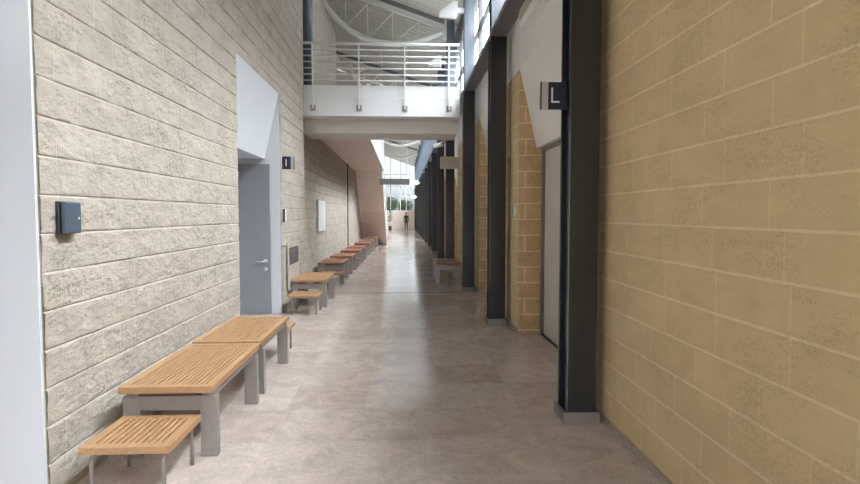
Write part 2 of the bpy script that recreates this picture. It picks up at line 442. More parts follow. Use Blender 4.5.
# right wall
bm = new_bm()
def rw(y0, y1, z0, z1): box(bm, XR, XR + 0.32, y0, y1, z0, z1)
y = YB
for a, b in RREC:
    rw(y, a, 0, HOOD_T); y = b
rw(y, YE, 0, HOOD_T)
struct('wall_right', bm, M['tanblock'], 'tan block wall on the right')
bm = new_bm()
box(bm, XR, XR + 0.3, YB, YE, HOOD_T, SILL0)
for a, b in RREC:
    prism(bm, [(XR, HOOD_T), (XR + HOOD_IN, HOOD_B), (XR + 0.3, HOOD_B), (XR + 0.3, HOOD_T)], 'y', a, b)
struct('wall_right_upper', bm, M['plaster'], 'off-white plaster band and door hoods on the right wall')
# rough block returns of the piers that face down the corridor
for i, (a, b) in enumerate(RREC):
    bm = new_bm()
    prism(bm, [(XR + 0.004, 0), (XR + 0.34, 0), (XR + 0.34, HOOD_B), (XR + HOOD_IN, HOOD_B), (XR + 0.004, HOOD_T)], 'y', b - 0.012, b)
    struct('wall_pier_face_%d' % (i + 1), bm, M['splitgold'] if 'splitgold' in M else M.setdefault('splitgold', block_mat('golden_splitface_block', (0.76, 0.54, 0.30), (0.70, 0.48, 0.26), (0.92, 0.76, 0.50), 0.04, 0.42, 0.6, 0.010, 0.45)), 'rough golden block end of a pier in the right wall')
bm = new_bm()
y = YB
for a, b in RREC + [(YE, YE)]:
    box(bm, XR - 0.014, XR, y, a, 0, 0.055); y = b
struct('baseboard_right', bm, M['skirting'], 'low stone skirting along the right wall')
bm = new_bm(); box(bm, XL, XL + 0.012, 2.9, 6.24, 0, 0.05); box(bm, XL, XL + 0.012, 8.43, 10.35, 0, 0.05)
struct('baseboard_left', bm, M['skirting'], 'low stone skirting along the left wall')
# doors in the right recesses
for i, (a, b) in enumerate(RREC):
    bm = new_bm(); box(bm, XR + 0.31, XR + 0.36, a, b - 0.1, 0, HOOD_B)
    d = struct('door_%d' % (i + 2), bm, M['doorwhite'], 'off-white door set in a right-hand recess')
    bm = new_bm(); box(bm, XR + 0.285, XR + 0.365, b - 0.1, b - 0.013, 0, HOOD_B); box(bm, XR + 0.285, XR + 0.365, a, a + 0.08, 0, HOOD_B); box(bm, XR + 0.285, XR + 0.365, a + 0.08, b - 0.1, HOOD_B - 0.05, HOOD_B)
    obj('door_frame', bm, M['plinth'], d)
    bm = new_bm(); box(bm, XR + 0.27, XR + 0.31, a, b - 0.1, 0, 0.006)
    obj('threshold', bm, M['darkjoint'], d)

# sill beam, window head, clerestory windows
bm = new_bm()
for i, yf in enumerate(COLS):
    yn = COLS[i + 1] if i + 1 < len(COLS) else YE
    box(bm, colx(yf) + 0.005, 1.385, yf - 0.01 if i else YB, yn - 0.012, LEDGE + 0.001, LEDGE + 0.07)
struct('trim_6', bm, M['sillsteel'], 'grey steel ledge running over the column tops')
bm = new_bm(); box(bm, XR + 0.002, XR + 0.3, YB, YE, SILL0, SILL1)
struct('trim_4', bm, M['sillsteel'], 'grey steel sill beam under the high windows')
bm = new_bm(); box(bm, XR - 0.02, XR + 0.12, YB, YE, HEAD, 6.44)
struct('trim_5', bm, M['sillsteel'], 'grey steel head beam over the high windows')
for i in range(len(COLS)):
    a = COLS[i] + 0.02
    b = (COLS[i + 1] if i + 1 < len(COLS) else YE) + 0.02
    bm = new_bm()
    x0, x1 = XR + 0.0, XR + 0.07
    for yy in (a, a + (b - a) / 2 - 0.03, b - 0.06):
        box(bm, x0, x1, yy, yy + 0.06, SILL1, HEAD)
    for zz in (SILL1, 5.03, HEAD - 0.06):
        box(bm, x0 + 0.002, x1 - 0.002, a, b, zz, zz + 0.06)
    w = struct('window_%d' % (i + 1), bm, M['frame'], 'clerestory window high on the right wall')
    bm = new_bm(); box(bm, XR + 0.03, XR + 0.036, a, b, SILL1, HEAD)
    obj('pane', bm, M['glass'], w)

# outer shell: back wall, far left wall, end wall
bm = new_bm()
box(bm, -5.2, -1.75, YB - 0.2, YB, 0, 9); box(bm, 1.35, 2.0, YB - 0.2, YB, 0, 9); box(bm, -1.75, 1.35, YB - 0.2, YB, 3.1, 9)
struct('wall_back', bm, M['splitface'], 'block wall behind the camera')
bm = new_bm()
for xx in (-1.75, -0.73, 0.27, 1.29): box(bm, xx, xx + 0.06, YB - 0.13, YB - 0.03, 0, 3.1)
for zz in (0.0, 2.2, 3.04): box(bm, -1.75, 1.35, YB - 0.12, YB - 0.04, zz, zz + 0.06)
w = struct('window_33', bm, M['frame'], 'added glazed screen behind the camera that lets in daylight')  # unseen screen, added so daylight reaches faces turned to the camera
bm = new_bm(); box(bm, -1.75, 1.35, YB - 0.083, YB - 0.077, 0, 3.1)
obj('pane', bm, M['half'], w)
bm = new_bm(); box(bm, -5.2, -5.0, YB, YE, 0, 9)
struct('wall_upper_back', bm, M['plaster'], 'plaster wall behind the upper gallery')
bm = new_bm()
box(bm, -5.2, 2.0, YE, YE + 0.2, 0, 1.85)
box(bm, -5.2, -2.3, YE, YE + 0.2, 1.85, 9); box(bm, 1.7, 2.0, YE, YE + 0.2, 1.85, 9)
struct('wall_end', bm, M['pinkplaster'], 'low pinkish wall at the far end of the corridor')
bm = new_bm()
for zz in (1.85, 3.3, 4.4, 5.6): box(bm, -2.3, 1.7, YE + 0.02, YE + 0.14, zz, zz + 0.07)
for xx in (-2.3, -1.3, -0.3, 0.32, 0.7, 1.63): box(bm, xx, xx + 0.07, YE + 0.03, YE + 0.13, 1.85, 7.6)
w = struct('window_30', bm, M['whitesteel'], 'tall bright window over the low wall at the far end')
bm = new_bm(); box(bm, -2.3, 1.7, YE + 0.07, YE + 0.076, 1.85, 9)
obj('pane', bm, M['tinted'], w)

# roof: ribbed deck with one glazed stretch added for light
def roof_deck(name, ya, yb, label, xr=1.75, xl=-5.2):
    bm = new_bm()
    pitch, dep = 0.25, 0.05
    ys = []
    y = ya
    while y < yb - 1e-6:
        ys += [(y, 0), (y + 0.10, 0), (y + 0.13, dep), (y + 0.22, dep)]
        y += pitch
    lo = [bm.verts.new((xr, yy, deck_z(xr) + d)) for yy, d in ys]
    hi = [bm.verts.new((xl, yy, deck_z(xl) + d)) for yy, d in ys]
    for k in range(len(ys) - 1):
        bm.faces.new([lo[k], lo[k+1], hi[k+1], hi[k]])
    r_ = bmesh.ops.extrude_face_region(bm, geom=bm.faces[:])
    bmesh.ops.translate(bm, vec=(0, 0, 0.12), verts=[v for v in r_['geom'] if isinstance(v, bmesh.types.BMVert)])
    struct(name, bm, M['deck'], label)
roof_deck('ceiling', YB, 24.5, 'sloping grey ribbed metal roof deck')
roof_deck('ceiling_gallery', 24.5, 37.0, 'sloping ribbed metal roof deck over the far gallery', xr=-1.05)
roof_deck('ceiling_far', 37.0, YE + 0.2, 'sloping ribbed metal roof deck at the far end')
def added_roof_glass(name, ya, yb, label):
    bm = new_bm()
    y = ya
    while y < yb + 0.1:
        prism(bm, [(1.75, deck_z(1.75)), (1.75, deck_z(1.75) + 0.08), (-1.05, deck_z(-1.05) + 0.08), (-1.05, deck_z(-1.05))], 'y', y, y + 0.06)
        y += 1.0
    for xx in (1.6, 0.72, -0.16, -1.04):
        prism(bm, [(xx, deck_z(xx)), (xx, deck_z(xx) + 0.07), (xx + 0.06, deck_z(xx + 0.06) + 0.07), (xx + 0.06, deck_z(xx + 0.06))], 'y', ya, yb)
    w = struct(name, bm, M['whitesteel'], label)
    bm = new_bm()
    prism(bm, [(1.75, deck_z(1.75) + 0.04), (1.75, deck_z(1.75) + 0.05), (-1.05, deck_z(-1.05) + 0.05), (-1.05, deck_z(-1.05) + 0.04)], 'y', ya, yb)
    obj('pane', bm, M['added_rooflight'], w)
added_roof_glass('window_31', 24.5, 37.0, 'added glazed strip of roof lighting the far corridor')  # unseen roof glazing, added to bring daylight onto the far floor

# upper gallery slab and its solid parapet
bm = new_bm()
box(bm, -5.0, XF, 12.6, 27.4, 3.26, 3.45)
box(bm, XF, -0.82, 12.6, 22.0, 3.26, 3.45)
struct('floor_upper', bm, M['pinkplaster'], 'slab of the upper gallery over the benches')
bm = new_bm(); box(bm, -0.819, -0.74, 12.6, 21.95, 3.22, 4.45)
struct('wall_parapet', bm, M['whitepaint'], 'white solid parapet along the upper gallery edge')

# ================================================================== STEEL COLUMNS
col_names = ['dark steel column nearest on the right, carrying the L sign', 'second dark steel column on the right, beside the golden pier', 'dark steel column at the right end of the white footbridge']
def steel_column(yf, label):
    x0 = colx(yf); w = 0.22; d = 0.22
    t = thing('steel_column', label, 'column', (x0 + w / 2, yf + d / 2, 0), 'dark steel columns along the right wall')
    bm = new_bm()
    box(bm, -w/2, w/2, -d/2, -d/2 + 0.034, 0.0, LEDGE, 0.012)
    box(bm, -w/2, w/2, d/2 - 0.022, d/2, 0.0, LEDGE, 0.004)
    box(bm, -0.07, 0.07, -d/2 + 0.03, d/2 - 0.02, 0.0, LEDGE)
    obj('shaft', bm, M['column'], t)
    bm = new_bm()
    w2, zt_ = w/2 - 0.012, deck_z(x0) - 0.02
    box(bm, -w2, w2, -d/2 + 0.01, -d/2 + 0.03, LEDGE + 0.072, zt_, 0.003)
    box(bm, -w2, w2, d/2 - 0.03, d/2 - 0.01, LEDGE + 0.072, zt_, 0.003)
    box(bm, -0.012, 0.012, -d/2 + 0.028, d/2 - 0.028, LEDGE + 0.072, zt_)
    tag(obj('upper_shaft', bm, M['bluesteel'], t), 'upper part of the column between the high windows, reflected sky blue painted in')
    bm = new_bm()
    p = 0.022
    x1 = min(w/2 + p, XR - 0.018 - (x0 + w/2))
    box(bm, -w/2 - p, x1, -d/2 - p, -d/2 - 0.002, 0, 0.085, 0.003)
    box(bm, -w/2 - p, x1, d/2 + 0.002, d/2 + p, 0, 0.085, 0.003)
    box(bm, -w/2 - p, -w/2 - 0.002, -d/2 - 0.002, d/2 + 0.002, 0, 0.085, 0.003)
    obj('plinth', bm, M['plinth'], t)
    return t
ordinal = ['fourth', 'fifth', 'sixth', 'seventh', 'eighth', 'ninth', 'tenth', 'eleventh', 'twelfth', 'thirteenth', 'fourteenth', 'fifteenth']
for k, yf in enumerate(COLS[2:]):
    lab = col_names[k] if k < 3 else ordinal[k - 3] + ' dark steel column from the camera, along the right wall'
    if k == 3: lab = 'dark steel column behind the small right-hand bench, first past the footbridge'
    steel_column(yf, lab)

# blue-grey post at the left end of the bridge
t = thing('steel_post', 'blue-grey round steel post rising from the left end of the footbridge', 'post', (-1.785, 10.68, 3.90))
bm = new_bm(); tube(bm, [(0, 0, 0.02), (0, 0, 3.5)], 0.095, 20)
obj('shaft', bm, M['bluesteel'], t, smooth=True)
bm = new_bm(); box(bm, -0.115, 0.13, -0.13, 0.13, 0, 0.02)
obj('base_plate', bm, M['bluesteel'], t)

# ================================================================== FOOTBRIDGE
BX0, BX1 = -1.90, 1.07
t = thing('footbridge', 'white footbridge with steel railing crossing high over the corridor', 'bridge', (0, 10.4, 3.33))
bm = new_bm(); box(bm, BX0, BX1, 0.0, 0.36, 0.0, 0.325, 0.004)
obj('fascia', bm, M['whitesteel'], t)
bm = new_bm(); box(bm, BX0, BX1, 0.03, 2.15, 0.335, 0.57)
obj('deck', bm, M['whitesteel'], t)
bm = new_bm(); box(bm, XF + 0.003, BX1, 0.40, 1.35, -0.255, 0.33)
obj('beam', bm, M['plaster'], t)
bm = new_bm(); tube(bm, [(BX0 + 0.02, -0.01, 1.325), (BX1 - 0.01, -0.01, 1.325)], 0.026, 12)
obj('handrail', bm, M['whitesteel'], t, smooth=True)
for k in range(6):
    bm = new_bm(); zz = 1.325 - 0.113 * (k + 1)
    tube(bm, [(BX0 + 0.02, -0.012, zz), (BX1 - 0.01, -0.012, zz)], 0.013, 10)
    obj('rail', bm, M['whitesteel'], t, smooth=True)
for xx in (-1.66, -0.81, 0.04, 0.865):
    bm = new_bm(); box(bm, xx - 0.012, xx + 0.012, -0.045, -0.012, 0.13, 1.33, 0.002)
    p = obj('post', bm, M['whitesteel'], t)
    bm = new_bm(); box(bm, xx - 0.05, xx + 0.05, -0.012, 0.0, 0.09, 0.20, 0.002)
    for sx in (-0.03, 0.03):
        for zz in (0.11, 0.18): tube(bm, [(xx + sx, -0.012, zz), (xx + sx, -0.022, zz)], 0.009, 8)
    obj('base_plate', bm, M['stain'], p)

# ================================================================== STAIRCASE
t = thing('staircase', 'pinkish plastered staircase seen from beneath at the far left', 'staircase', (0, 0, 0))
n = 18; rise = 3.45 / n; going = 0.31
prof = [(22.0, 3.26), (27.3, 0.0), (22.0 + going * n, 0.0)]
for k in reversed(range(n)):
    zt = 3.45 - rise * k
    prof += [(22.0 + going * (k + 1), zt - rise if k == n - 1 else zt - rise), (22.0 + going * (k + 1), zt)] if k < n - 1 else [(22.0 + going * n, zt)]
prof.append((22.0, 3.45))
clean = [prof[0]]
for q in prof[1:]:
    if (abs(q[0] - clean[-1][0]) + abs(q[1] - clean[-1][1])) > 1e-5: clean.append(q)
bm = new_bm(); prism(bm, clean, 'x', XF + 0.045, -0.82)
obj('flight', bm, M['pinkplaster'], t)
bm = new_bm()
yz = lambda z: 27.3 - 5.3 * z / 3.26
prism(bm, [(27.3 - 0.012, 0.0), (yz(1.62) - 0.012, 1.62), (yz(1.62) + 0.02, 1.62), (27.3 + 0.02, 0.0)], 'x', XF + 0.046, -0.825)
tag(obj('dado', bm, M['pinkdado'], t), 'darker pinkish lower band of the stair soffit')
bm = new_bm()
tube(bm, [(-0.80, 27.6, 0.95), (-0.80, 22.1, 4.35)], 0.025, 10)
for k in range(6):
    f = k / 5.0
    tube(bm, [(-0.80, 27.5 - 5.3 * f, 1.0 + 3.28 * f), (-0.80, 27.5 - 5.3 * f, 0.06 + 3.28 * f)], 0.014, 8)
obj('banister', bm, M['whitesteel'], t, smooth=True)

# ================================================================== ROOF TRUSSES
def truss(y, label):
    t = thing('roof_truss', label, 'truss', (0, y, 0), 'pale bowstring trusses under the roof')
    xa, xb = 1.17, -2.35
    zt = lambda x: deck_z(x) - 0.21
    bm = new_bm()
    prism(bm, [(xa, zt(xa) - 0.05), (-5.0, zt(-5.0) - 0.05), (-5.0, zt(-5.0) + 0.08), (xa, zt(xa) + 0.08)], 'y', -0.05, 0.05)
    obj('top_chord', bm, M['truss'], t)
    bm = new_bm()
    prism(bm, [(xa, zt(xa) + 0.082), (-5.0, zt(-5.0) + 0.082), (-5.0, zt(-5.0) + 0.205), (xa, zt(xa) + 0.205)], 'y', -0.04, 0.04)  # dark strip closing the gap above the top chord
    tag(obj('dark_strip', bm, M['dark_strip'], t), 'dark strip between the pale top chord and the roof deck')
    # bottom chord: shallow arc hung between the two ends
    P0, P2 = Vector((xa, 0, zt(xa))), Vector((xb, 0, zt(xb)))
    n = 28
    mid = (P0 + P2) / 2; d = (P2 - P0); L = d.length; nrm = Vector((d.z, 0, -d.x)).normalized()
    if nrm.z > 0: nrm = -nrm
    S = 0.92
    pts = []
    for i in range(n + 1):
        u = i / n
        q = P0 + d * u + nrm * S * 4 * u * (1 - u)
        pts.append(tuple(q))
    bm = new_bm(); tube(bm, pts, 0.075, 12)
    obj('bottom_chord', bm, M['truss'], t, smooth=True)
    us = [0.17, 0.33, 0.5, 0.67, 0.83]
    def low(u): return P0 + d * u + nrm * S * 4 * u * (1 - u)
    def top(x): return Vector((x, 0, zt(x) - 0.09))
    last = None
    for u in us:
        q = low(u)
        bm = new_bm(); tube(bm, [tuple(q), tuple(top(q.x))], 0.012, 8)
        obj('web_rod', bm, M['truss'], t, smooth=True)
        if last is not None:
            bm = new_bm(); tube(bm, [tuple(q), tuple(top(last.x))], 0.012, 8)
            obj('web_rod', bm, M['truss'], t, smooth=True)
        last = q
    # shoe joining chord to column
    bm = new_bm(); prism(bm, [(xa - 0.16, zt(xa) - 0.26), (xa - 0.005, zt(xa) - 0.32), (xa - 0.005, deck_z(xa) - 0.01), (xa - 0.09, deck_z(xa - .09) - 0.01)], 'y', -0.095, -0.091)
    obj('shoe', bm, M['truss'], t)
truss(14.31, 'pale curved roof truss nearest behind the footbridge railing')
truss(21.31, 'second pale roof truss, low behind the footbridge railing')
truss(28.31, 'third pale roof truss from the footbridge')
truss(35.31, 'fourth pale roof truss, at the top of the gap under the footbridge')
truss(42.31, 'farthest pale roof truss, seen through the gap under the footbridge')

# ================================================================== BENCHES AND STOOLS
def slat_top(bm, x0, x1, y0, y1, z0, z1, n, bd, gap):
    box(bm, x0, x1, y0, y0 + bd, z0, z1, 0.004)
    box(bm, x0, x1, y1 - bd, y1, z0, z1, 0.004)
    box(bm, x0, x0 + bd, y0 + bd, y1 - bd, z0, z1, 0.004)
    box(bm, x1 - bd, x1, y0 + bd, y1 - bd, z0, z1, 0.004)
    w = (x1 - x0 - 2 * bd - gap * (n + 1)) / n
    for k in range(n):
        a = x0 + bd + gap + k * (w + gap)
        box(bm, a, a + w, y0 + bd, y1 - bd, z0 + 0.006, z1 - 0.002, 0.002)
    # dark cross battens underneath that the slats are fixed to
    for f in (0.25, 0.5, 0.75):
        yy = y0 + (y1 - y0) * f
        box(bm, x0 + bd, x1 - bd, yy - 0.02, yy + 0.02, z0 - 0.008, z0 + 0.006)

def make_bench(m):
    """1.12 m long, 0.56 m wide, 0.46 m high; origin at the middle of its near edge on the floor"""
    t = thing('slatted_bench', 'bench', 'bench')
    bm = new_bm(); slat_top(bm, -0.278, 0.278, 0.0, 1.12, 0.42, 0.462, 15, 0.05, 0.0115)
    obj('slatted_top', bm, m, t)
    for ya in (0.06, 1.0):
        for s in (-1, 1):
            bm = new_bm(); xo = s * 0.283; xi = s * 0.18
            box(bm, min(xo, xi), max(xo, xi), ya, ya + 0.055, 0.0, 0.385, 0.004)
            obj('leg', bm, M['stain'], t)
        bm = new_bm()
        box(bm, -0.19, 0.19, ya + 0.002, ya + 0.053, 0.295, 0.383, 0.003)
        for s in (-1, 1):
            box(bm, min(s * 0.27, s * 0.19), max(s * 0.27, s * 0.19), ya + 0.012, ya + 0.043, 0.3845, 0.4195)
        obj('crossbar', bm, M['stain'], t)
    for s in (-1, 1):
        bm = new_bm(); box(bm, min(s * 0.262, s * 0.225), max(s * 0.262, s * 0.225), 0.13, 0.995, 0.375, 0.411)
        obj('side_rail', bm, M['stain'], t)
    return t

def make_stool(m):
    """0.46 m square, 0.28 m high low stool on two bent tube frames; origin at the middle of its near edge"""
    t = thing('low_stool', 'stool', 'stool')
    bm = new_bm(); slat_top(bm, -0.23, 0.23, 0.0, 0.46, 0.255, 0.295, 10, 0.055, 0.012)
    obj('slatted_top', bm, m, t)
    for s in (-1, 1):
        x = s * 0.185; r = 0.04; zt = 0.236; y0, y1 = 0.035, 0.425
        pts = [(x, y0, 0.0), (x, y0, zt - r)] + arc((x, y0 + r, zt - r), r, pi, pi / 2, 6)[1:] + arc((x, y1 - r, zt - r), r, pi / 2, 0, 6) + [(x, y1, 0.0)]
        bm = new_bm(); tube(bm, pts, 0.0105, 10)
        obj('leg_frame', bm, M['stain'], t, smooth=True)
    return t

GB, GS = 'slatted benches along the corridor', 'low slatted stools beside the benches'
bh, sh = make_bench(M['honey']), make_stool(M['honey'])
brd, srd = make_bench(M['redwood']), make_stool(M['redwood'])
bench_spots = [   # source, x, y, label
    (bh, -1.435, 3.345, 'honey wood slatted bench nearest the camera, behind the first low stool'),
    (bh, -1.445, 4.535, 'honey wood slatted bench second from the camera, touching the nearest bench'),
    (bh, -1.515, 8.85, 'honey wood slatted bench past the grey door, under the dark wall grille'),
    (brd, -1.57, 11.95, 'reddish slatted bench below the white notice board on the left wall'),
    (brd, -1.55, 13.8, 'reddish slatted bench just beyond the one below the notice board'),
    (brd, -1.53, 15.9, 'reddish slatted bench standing before the far dark wall joint'),
    (brd, -1.52, 17.5, 'reddish slatted bench beside the far dark wall joint'),
    (brd, -1.50, 20.1, 'reddish slatted bench third from the staircase'),
    (brd, -1.48, 22.0, 'reddish slatted bench second from the staircase'),
    (bh, -1.46, 24.9, 'farthest left-hand bench, right under the staircase'),
    (brd, 0.98, 11.82, 'reddish slatted bench on the right side, behind the footbridge column'),
]
stool_spots = [
    (sh, -1.45, 2.87, 'low honey wood stool nearest the camera, in front of the first bench'),
    (sh, -1.445, 5.75, 'low honey wood stool mostly hidden behind the second bench'),
    (sh, -1.49, 8.24, 'low honey wood stool by the grey door and its bench'),
    (srd, -1.47, 11.35, 'low reddish stool in front of the bench below the notice board'),
    (srd, -1.47, 15.15, 'low reddish stool between the two middle pairs of reddish benches'),
]
for pts_, grp in ((bench_spots, GB), (stool_spots, GS)):
    used = set()
    for src, x, y, lab in pts_:
        if src.name not in used:
            used.add(src.name)
            src.location = (x, y, 0); tag(src, lab, None, grp)
        else:
            copy_tree(src, (x, y, 0), lab, grp)

# ================================================================== DOOR IN THE LEFT RECESS
bm = new_bm(); box(bm, -2.90, -1.985, 8.33, 8.375, 0.008, 2.25, 0.003)
d = struct('door_1', bm, M['doorgrey'], 'grey door leaf standing in the white recess')
bm = new_bm()
tube(bm, [(-2.06, 8.33, 0.80), (-2.06, 8.27, 0.80)], 0.014, 10)
tube(bm, [(-2.05, 8.265, 0.80), (-2.20, 8.265, 0.79)], 0.014, 10)
tube(bm, [(-2.06, 8.33, 0.80), (-2.06, 8.320, 0.80)], 0.038, 16)
tube(bm, [(-2.06, 8.33, 0.68), (-2.06, 8.310, 0.68)], 0.032, 16)
obj('door_handle', bm, M['silver'], d, smooth=True)

# ================================================================== SIGNS AND WALL FITTINGS
def letter_sign(ch, x_wall, side, y, z0, label):
    """square projecting sign: navy panel with a white letter and a silver strip on its outer edge"""
    s = 0.19
    t = thing('letter_sign', label, 'sign', (x_wall, y, z0), 'projecting letter signs')
    # side = -1: grows to -x from the support; +1: grows to +x
    X = lambda a, b: (min(side * a, side * b), max(side * a, side * b))
    bm = new_bm(); a, b = X(0.0, 0.135); box(bm, a, b, -0.012, 0.012, 0, s, 0.002)
    obj('panel', bm, M['navy'], t)
    bm = new_bm(); a, b = X(0.136, 0.182); box(bm, a, b, -0.012, 0.012, 0, s, 0.002)
    obj('strip', bm, M['silver'], t)
    bm = new_bm(); a, b = X(0.183, 0.19); box(bm, a, b, -0.013, 0.013, 0, s)
    obj('edge', bm, M['navy'], t)
    bm = new_bm()
    if ch == 'L':
        box(bm, -0.115, -0.103, -0.0145, -0.0125, 0.045, 0.15)
        box(bm, -0.103, -0.055, -0.0145, -0.0125, 0.045, 0.057)
    else:
        box(bm, 0.06, 0.073, -0.0145, -0.0125, 0.045, 0.15)
    obj('letter', bm, M['letter'], t)
    return t
letter_sign('L', 1.164, -1, 3.90, 2.245, 'square navy sign with a white letter L on the nearest column')
letter_sign('I', XL + 0.001, 1, 8.52, 2.19, 'square navy sign with a white letter I beside the white recess')

t = thing('wall_box', 'slate blue plastic box on the block wall at the near left', 'wall box', (XL + 0.01, 3.07, 1.395))
bm = new_bm(); box(bm, 0.0, 0.02, -0.075, 0.075, 0.0, 0.175, 0.004); obj('back_plate', bm, M['column'], t)
bm = new_bm(); box(bm, 0.021, 0.05, -0.065, 0.075, 0.003, 0.172, 0.008); c_ = obj('cover', bm, M['slate'], t)
bm = new_bm(); box(bm, 0.0505, 0.053, 0.04, 0.05, 0.08, 0.09); obj('indicator', bm, M['letter'], c_)

t = thing('card_reader', 'slim grey card reader on the wall right of the white recess', 'card reader', (XL + 0.012, 8.55, 1.39))
bm = new_bm(); box(bm, 0.0, 0.03, -0.05, 0.05, 0, 0.19, 0.005); obj('housing', bm, M['lampwhite'], t)
bm = new_bm(); box(bm, 0.0, 0.034, -0.066, -0.052, -0.005, 0.195); obj('edge', bm, M['vent'], t)
t = thing('card_reader', 'slim pale card reader on the golden pier at the right', 'card reader', (XR, 7.02, 1.465))
bm = new_bm(); box(bm, -0.03, 0.0, -0.035, 0.035, 0, 0.155, 0.005); obj('housing', bm, M['lampwhite'], t)
bm = new_bm(); box(bm, -0.031, 0.0, 0.036, 0.05, 0, 0.155); obj('edge', bm, M['vent'], t)

t = thing('hose_cabinet', 'cream wall cabinet with a dark grille, left wall past the recess', 'cabinet', (XL + 0.026, 9.15, 0.30))
bm = new_bm(); box(bm, 0.0, 0.015, -0.45, 0.45, 0, 0.76, 0.003); obj('door', bm, M['cream'], t)
bm = new_bm()
box(bm, 0.0155, 0.022, -0.36, 0.36, 0.40, 0.42); box(bm, 0.0155, 0.022, -0.36, 0.36, 0.65, 0.67)
box(bm, 0.0155, 0.022, -0.36, -0.34, 0.42, 0.65); box(bm, 0.0155, 0.022, 0.34, 0.36, 0.42, 0.65)
for k in range(9): box(bm, 0.0155, 0.021, -0.34, 0.34, 0.428 + k * 0.025, 0.443 + k * 0.025)
obj('grille', bm, M['vent'], t)

t = thing('notice_board', 'white framed notice board on the left wall under the gallery', 'notice board', (XF, 13.0, 1.11))
bm = new_bm(); box(bm, 0.0, 0.02, -0.57, 0.57, -0.01, 0.73, 0.003); obj('frame', bm, M['vent'], t)
bm = new_bm(); box(bm, 0.0205, 0.05, -0.53, 0.56, 0.005, 0.715, 0.003); obj('board', bm, M['lampwhite'], t)

t = thing('bulkhead_light', 'white oblong wall light on the plaster above the right door', 'wall light', (XR, 5.72, 3.60))
bm = new_bm(); prism(bm, [(-0.001, 0.0), (-0.10, 0.02), (-0.13, 0.09), (-0.13, 0.17), (-0.10, 0.24), (-0.001, 0.26)], 'y', -0.62, 0.62); obj('housing', bm, M['lampwhite'], t)
bm = new_bm(); box(bm, -0.145, -0.131, -0.5, 0.5, 0.075, 0.185, 0.004); obj('diffuser', bm, M['beige'], t)

for k, (yy, lab) in enumerate(((10.6, 'white wedge uplight on the footbridge column'), (14.2, 'white wedge uplight seen low behind the footbridge railing'), (17.7, 'white wedge uplight on the fifth column, mostly hidden by the bridge'))):
    t = thing('wedge_uplight', lab, 'uplight', (colx(yy), yy + 0.11, 5.28), 'white wedge uplights on the columns')
    bm = new_bm(); prism(bm, [(-0.46, 0.03), (-0.12, 0.0), (-0.12, 0.26), (-0.20, 0.26), (-0.46, 0.07)], 'y', -0.10, 0.10); obj('housing', bm, M['lampwhite'], t)
    bm = new_bm(); box(bm, -0.12, 0.011, -0.04, 0.04, 0.08, 0.16); obj('bracket', bm, M['whitesteel'], t)

t = thing('projecting_box', 'beige rectangular box jutting from the right wall behind the footbridge column', 'wall box', (XR - 0.001, 11.65, 2.47))
bm = new_bm(); box(bm, -0.66, -0.26, -0.1, 0.1, 0, 0.24, 0.01); obj('housing', bm, M['beige'], t)
bm = new_bm(); box(bm, -0.26, 0.0, -0.03, 0.03, 0.08, 0.16); obj('bracket', bm, M['whitesteel'], t)

t = thing('security_camera', 'small white security camera on the first column past the footbridge', 'camera', (1.11, 14.25, 3.15))
bm = new_bm(); tube(bm, [(-0.30, -0.10, 0.10), (-0.10, 0.02, 0.16)], 0.06, 14); obj('body', bm, M['lampwhite'], t, smooth=True)
bm = new_bm(); tube(bm, [(0.0, 0.02, 0.25), (-0.14, 0.0, 0.20), (-0.18, -0.03, 0.14)], 0.02, 8); obj('arm', bm, M['lampwhite'], t, smooth=True)

t = thing('hanging_sign', 'dark olive-grey sign board hanging across the far corridor', 'sign', (-0.26, 17.6, 2.45))
bm = new_bm(); box(bm, -0.48, 0.47, -0.06, 0.06, 0, 0.185, 0.005); obj('board', bm, M['signgrey'], t)
for sx in (-0.4, 0.4):
    bm = new_bm(); tube(bm, [(sx, 0, 0.18), (sx, 0, deck_z(-0.26 + sx) - 2.45)], 0.006, 6); obj('hanger', bm, M['whitesteel'], t)

for x, yy, z, lab in ((0.86, 35.3, 3.42, 'small lit wall lamp right of the hanging sign'), (0.92, 42.3, 2.75, 'small lit wall lamp far down the right columns')):
    t = thing('wall_lamp', lab, 'wall lamp', (colx(yy), yy, z), 'lit lamps on the far columns')
    bm = new_bm(); box(bm, -0.48, -0.14, -0.08, 0.08, 0, 0.24 if yy < 40 else 0.2, 0.02); obj('diffuser', bm, M['lit'], t)
    bm = new_bm(); box(bm, -0.12, -0.001, -0.03, 0.03, 0.05, 0.15); obj('bracket', bm, M['whitesteel'], t)

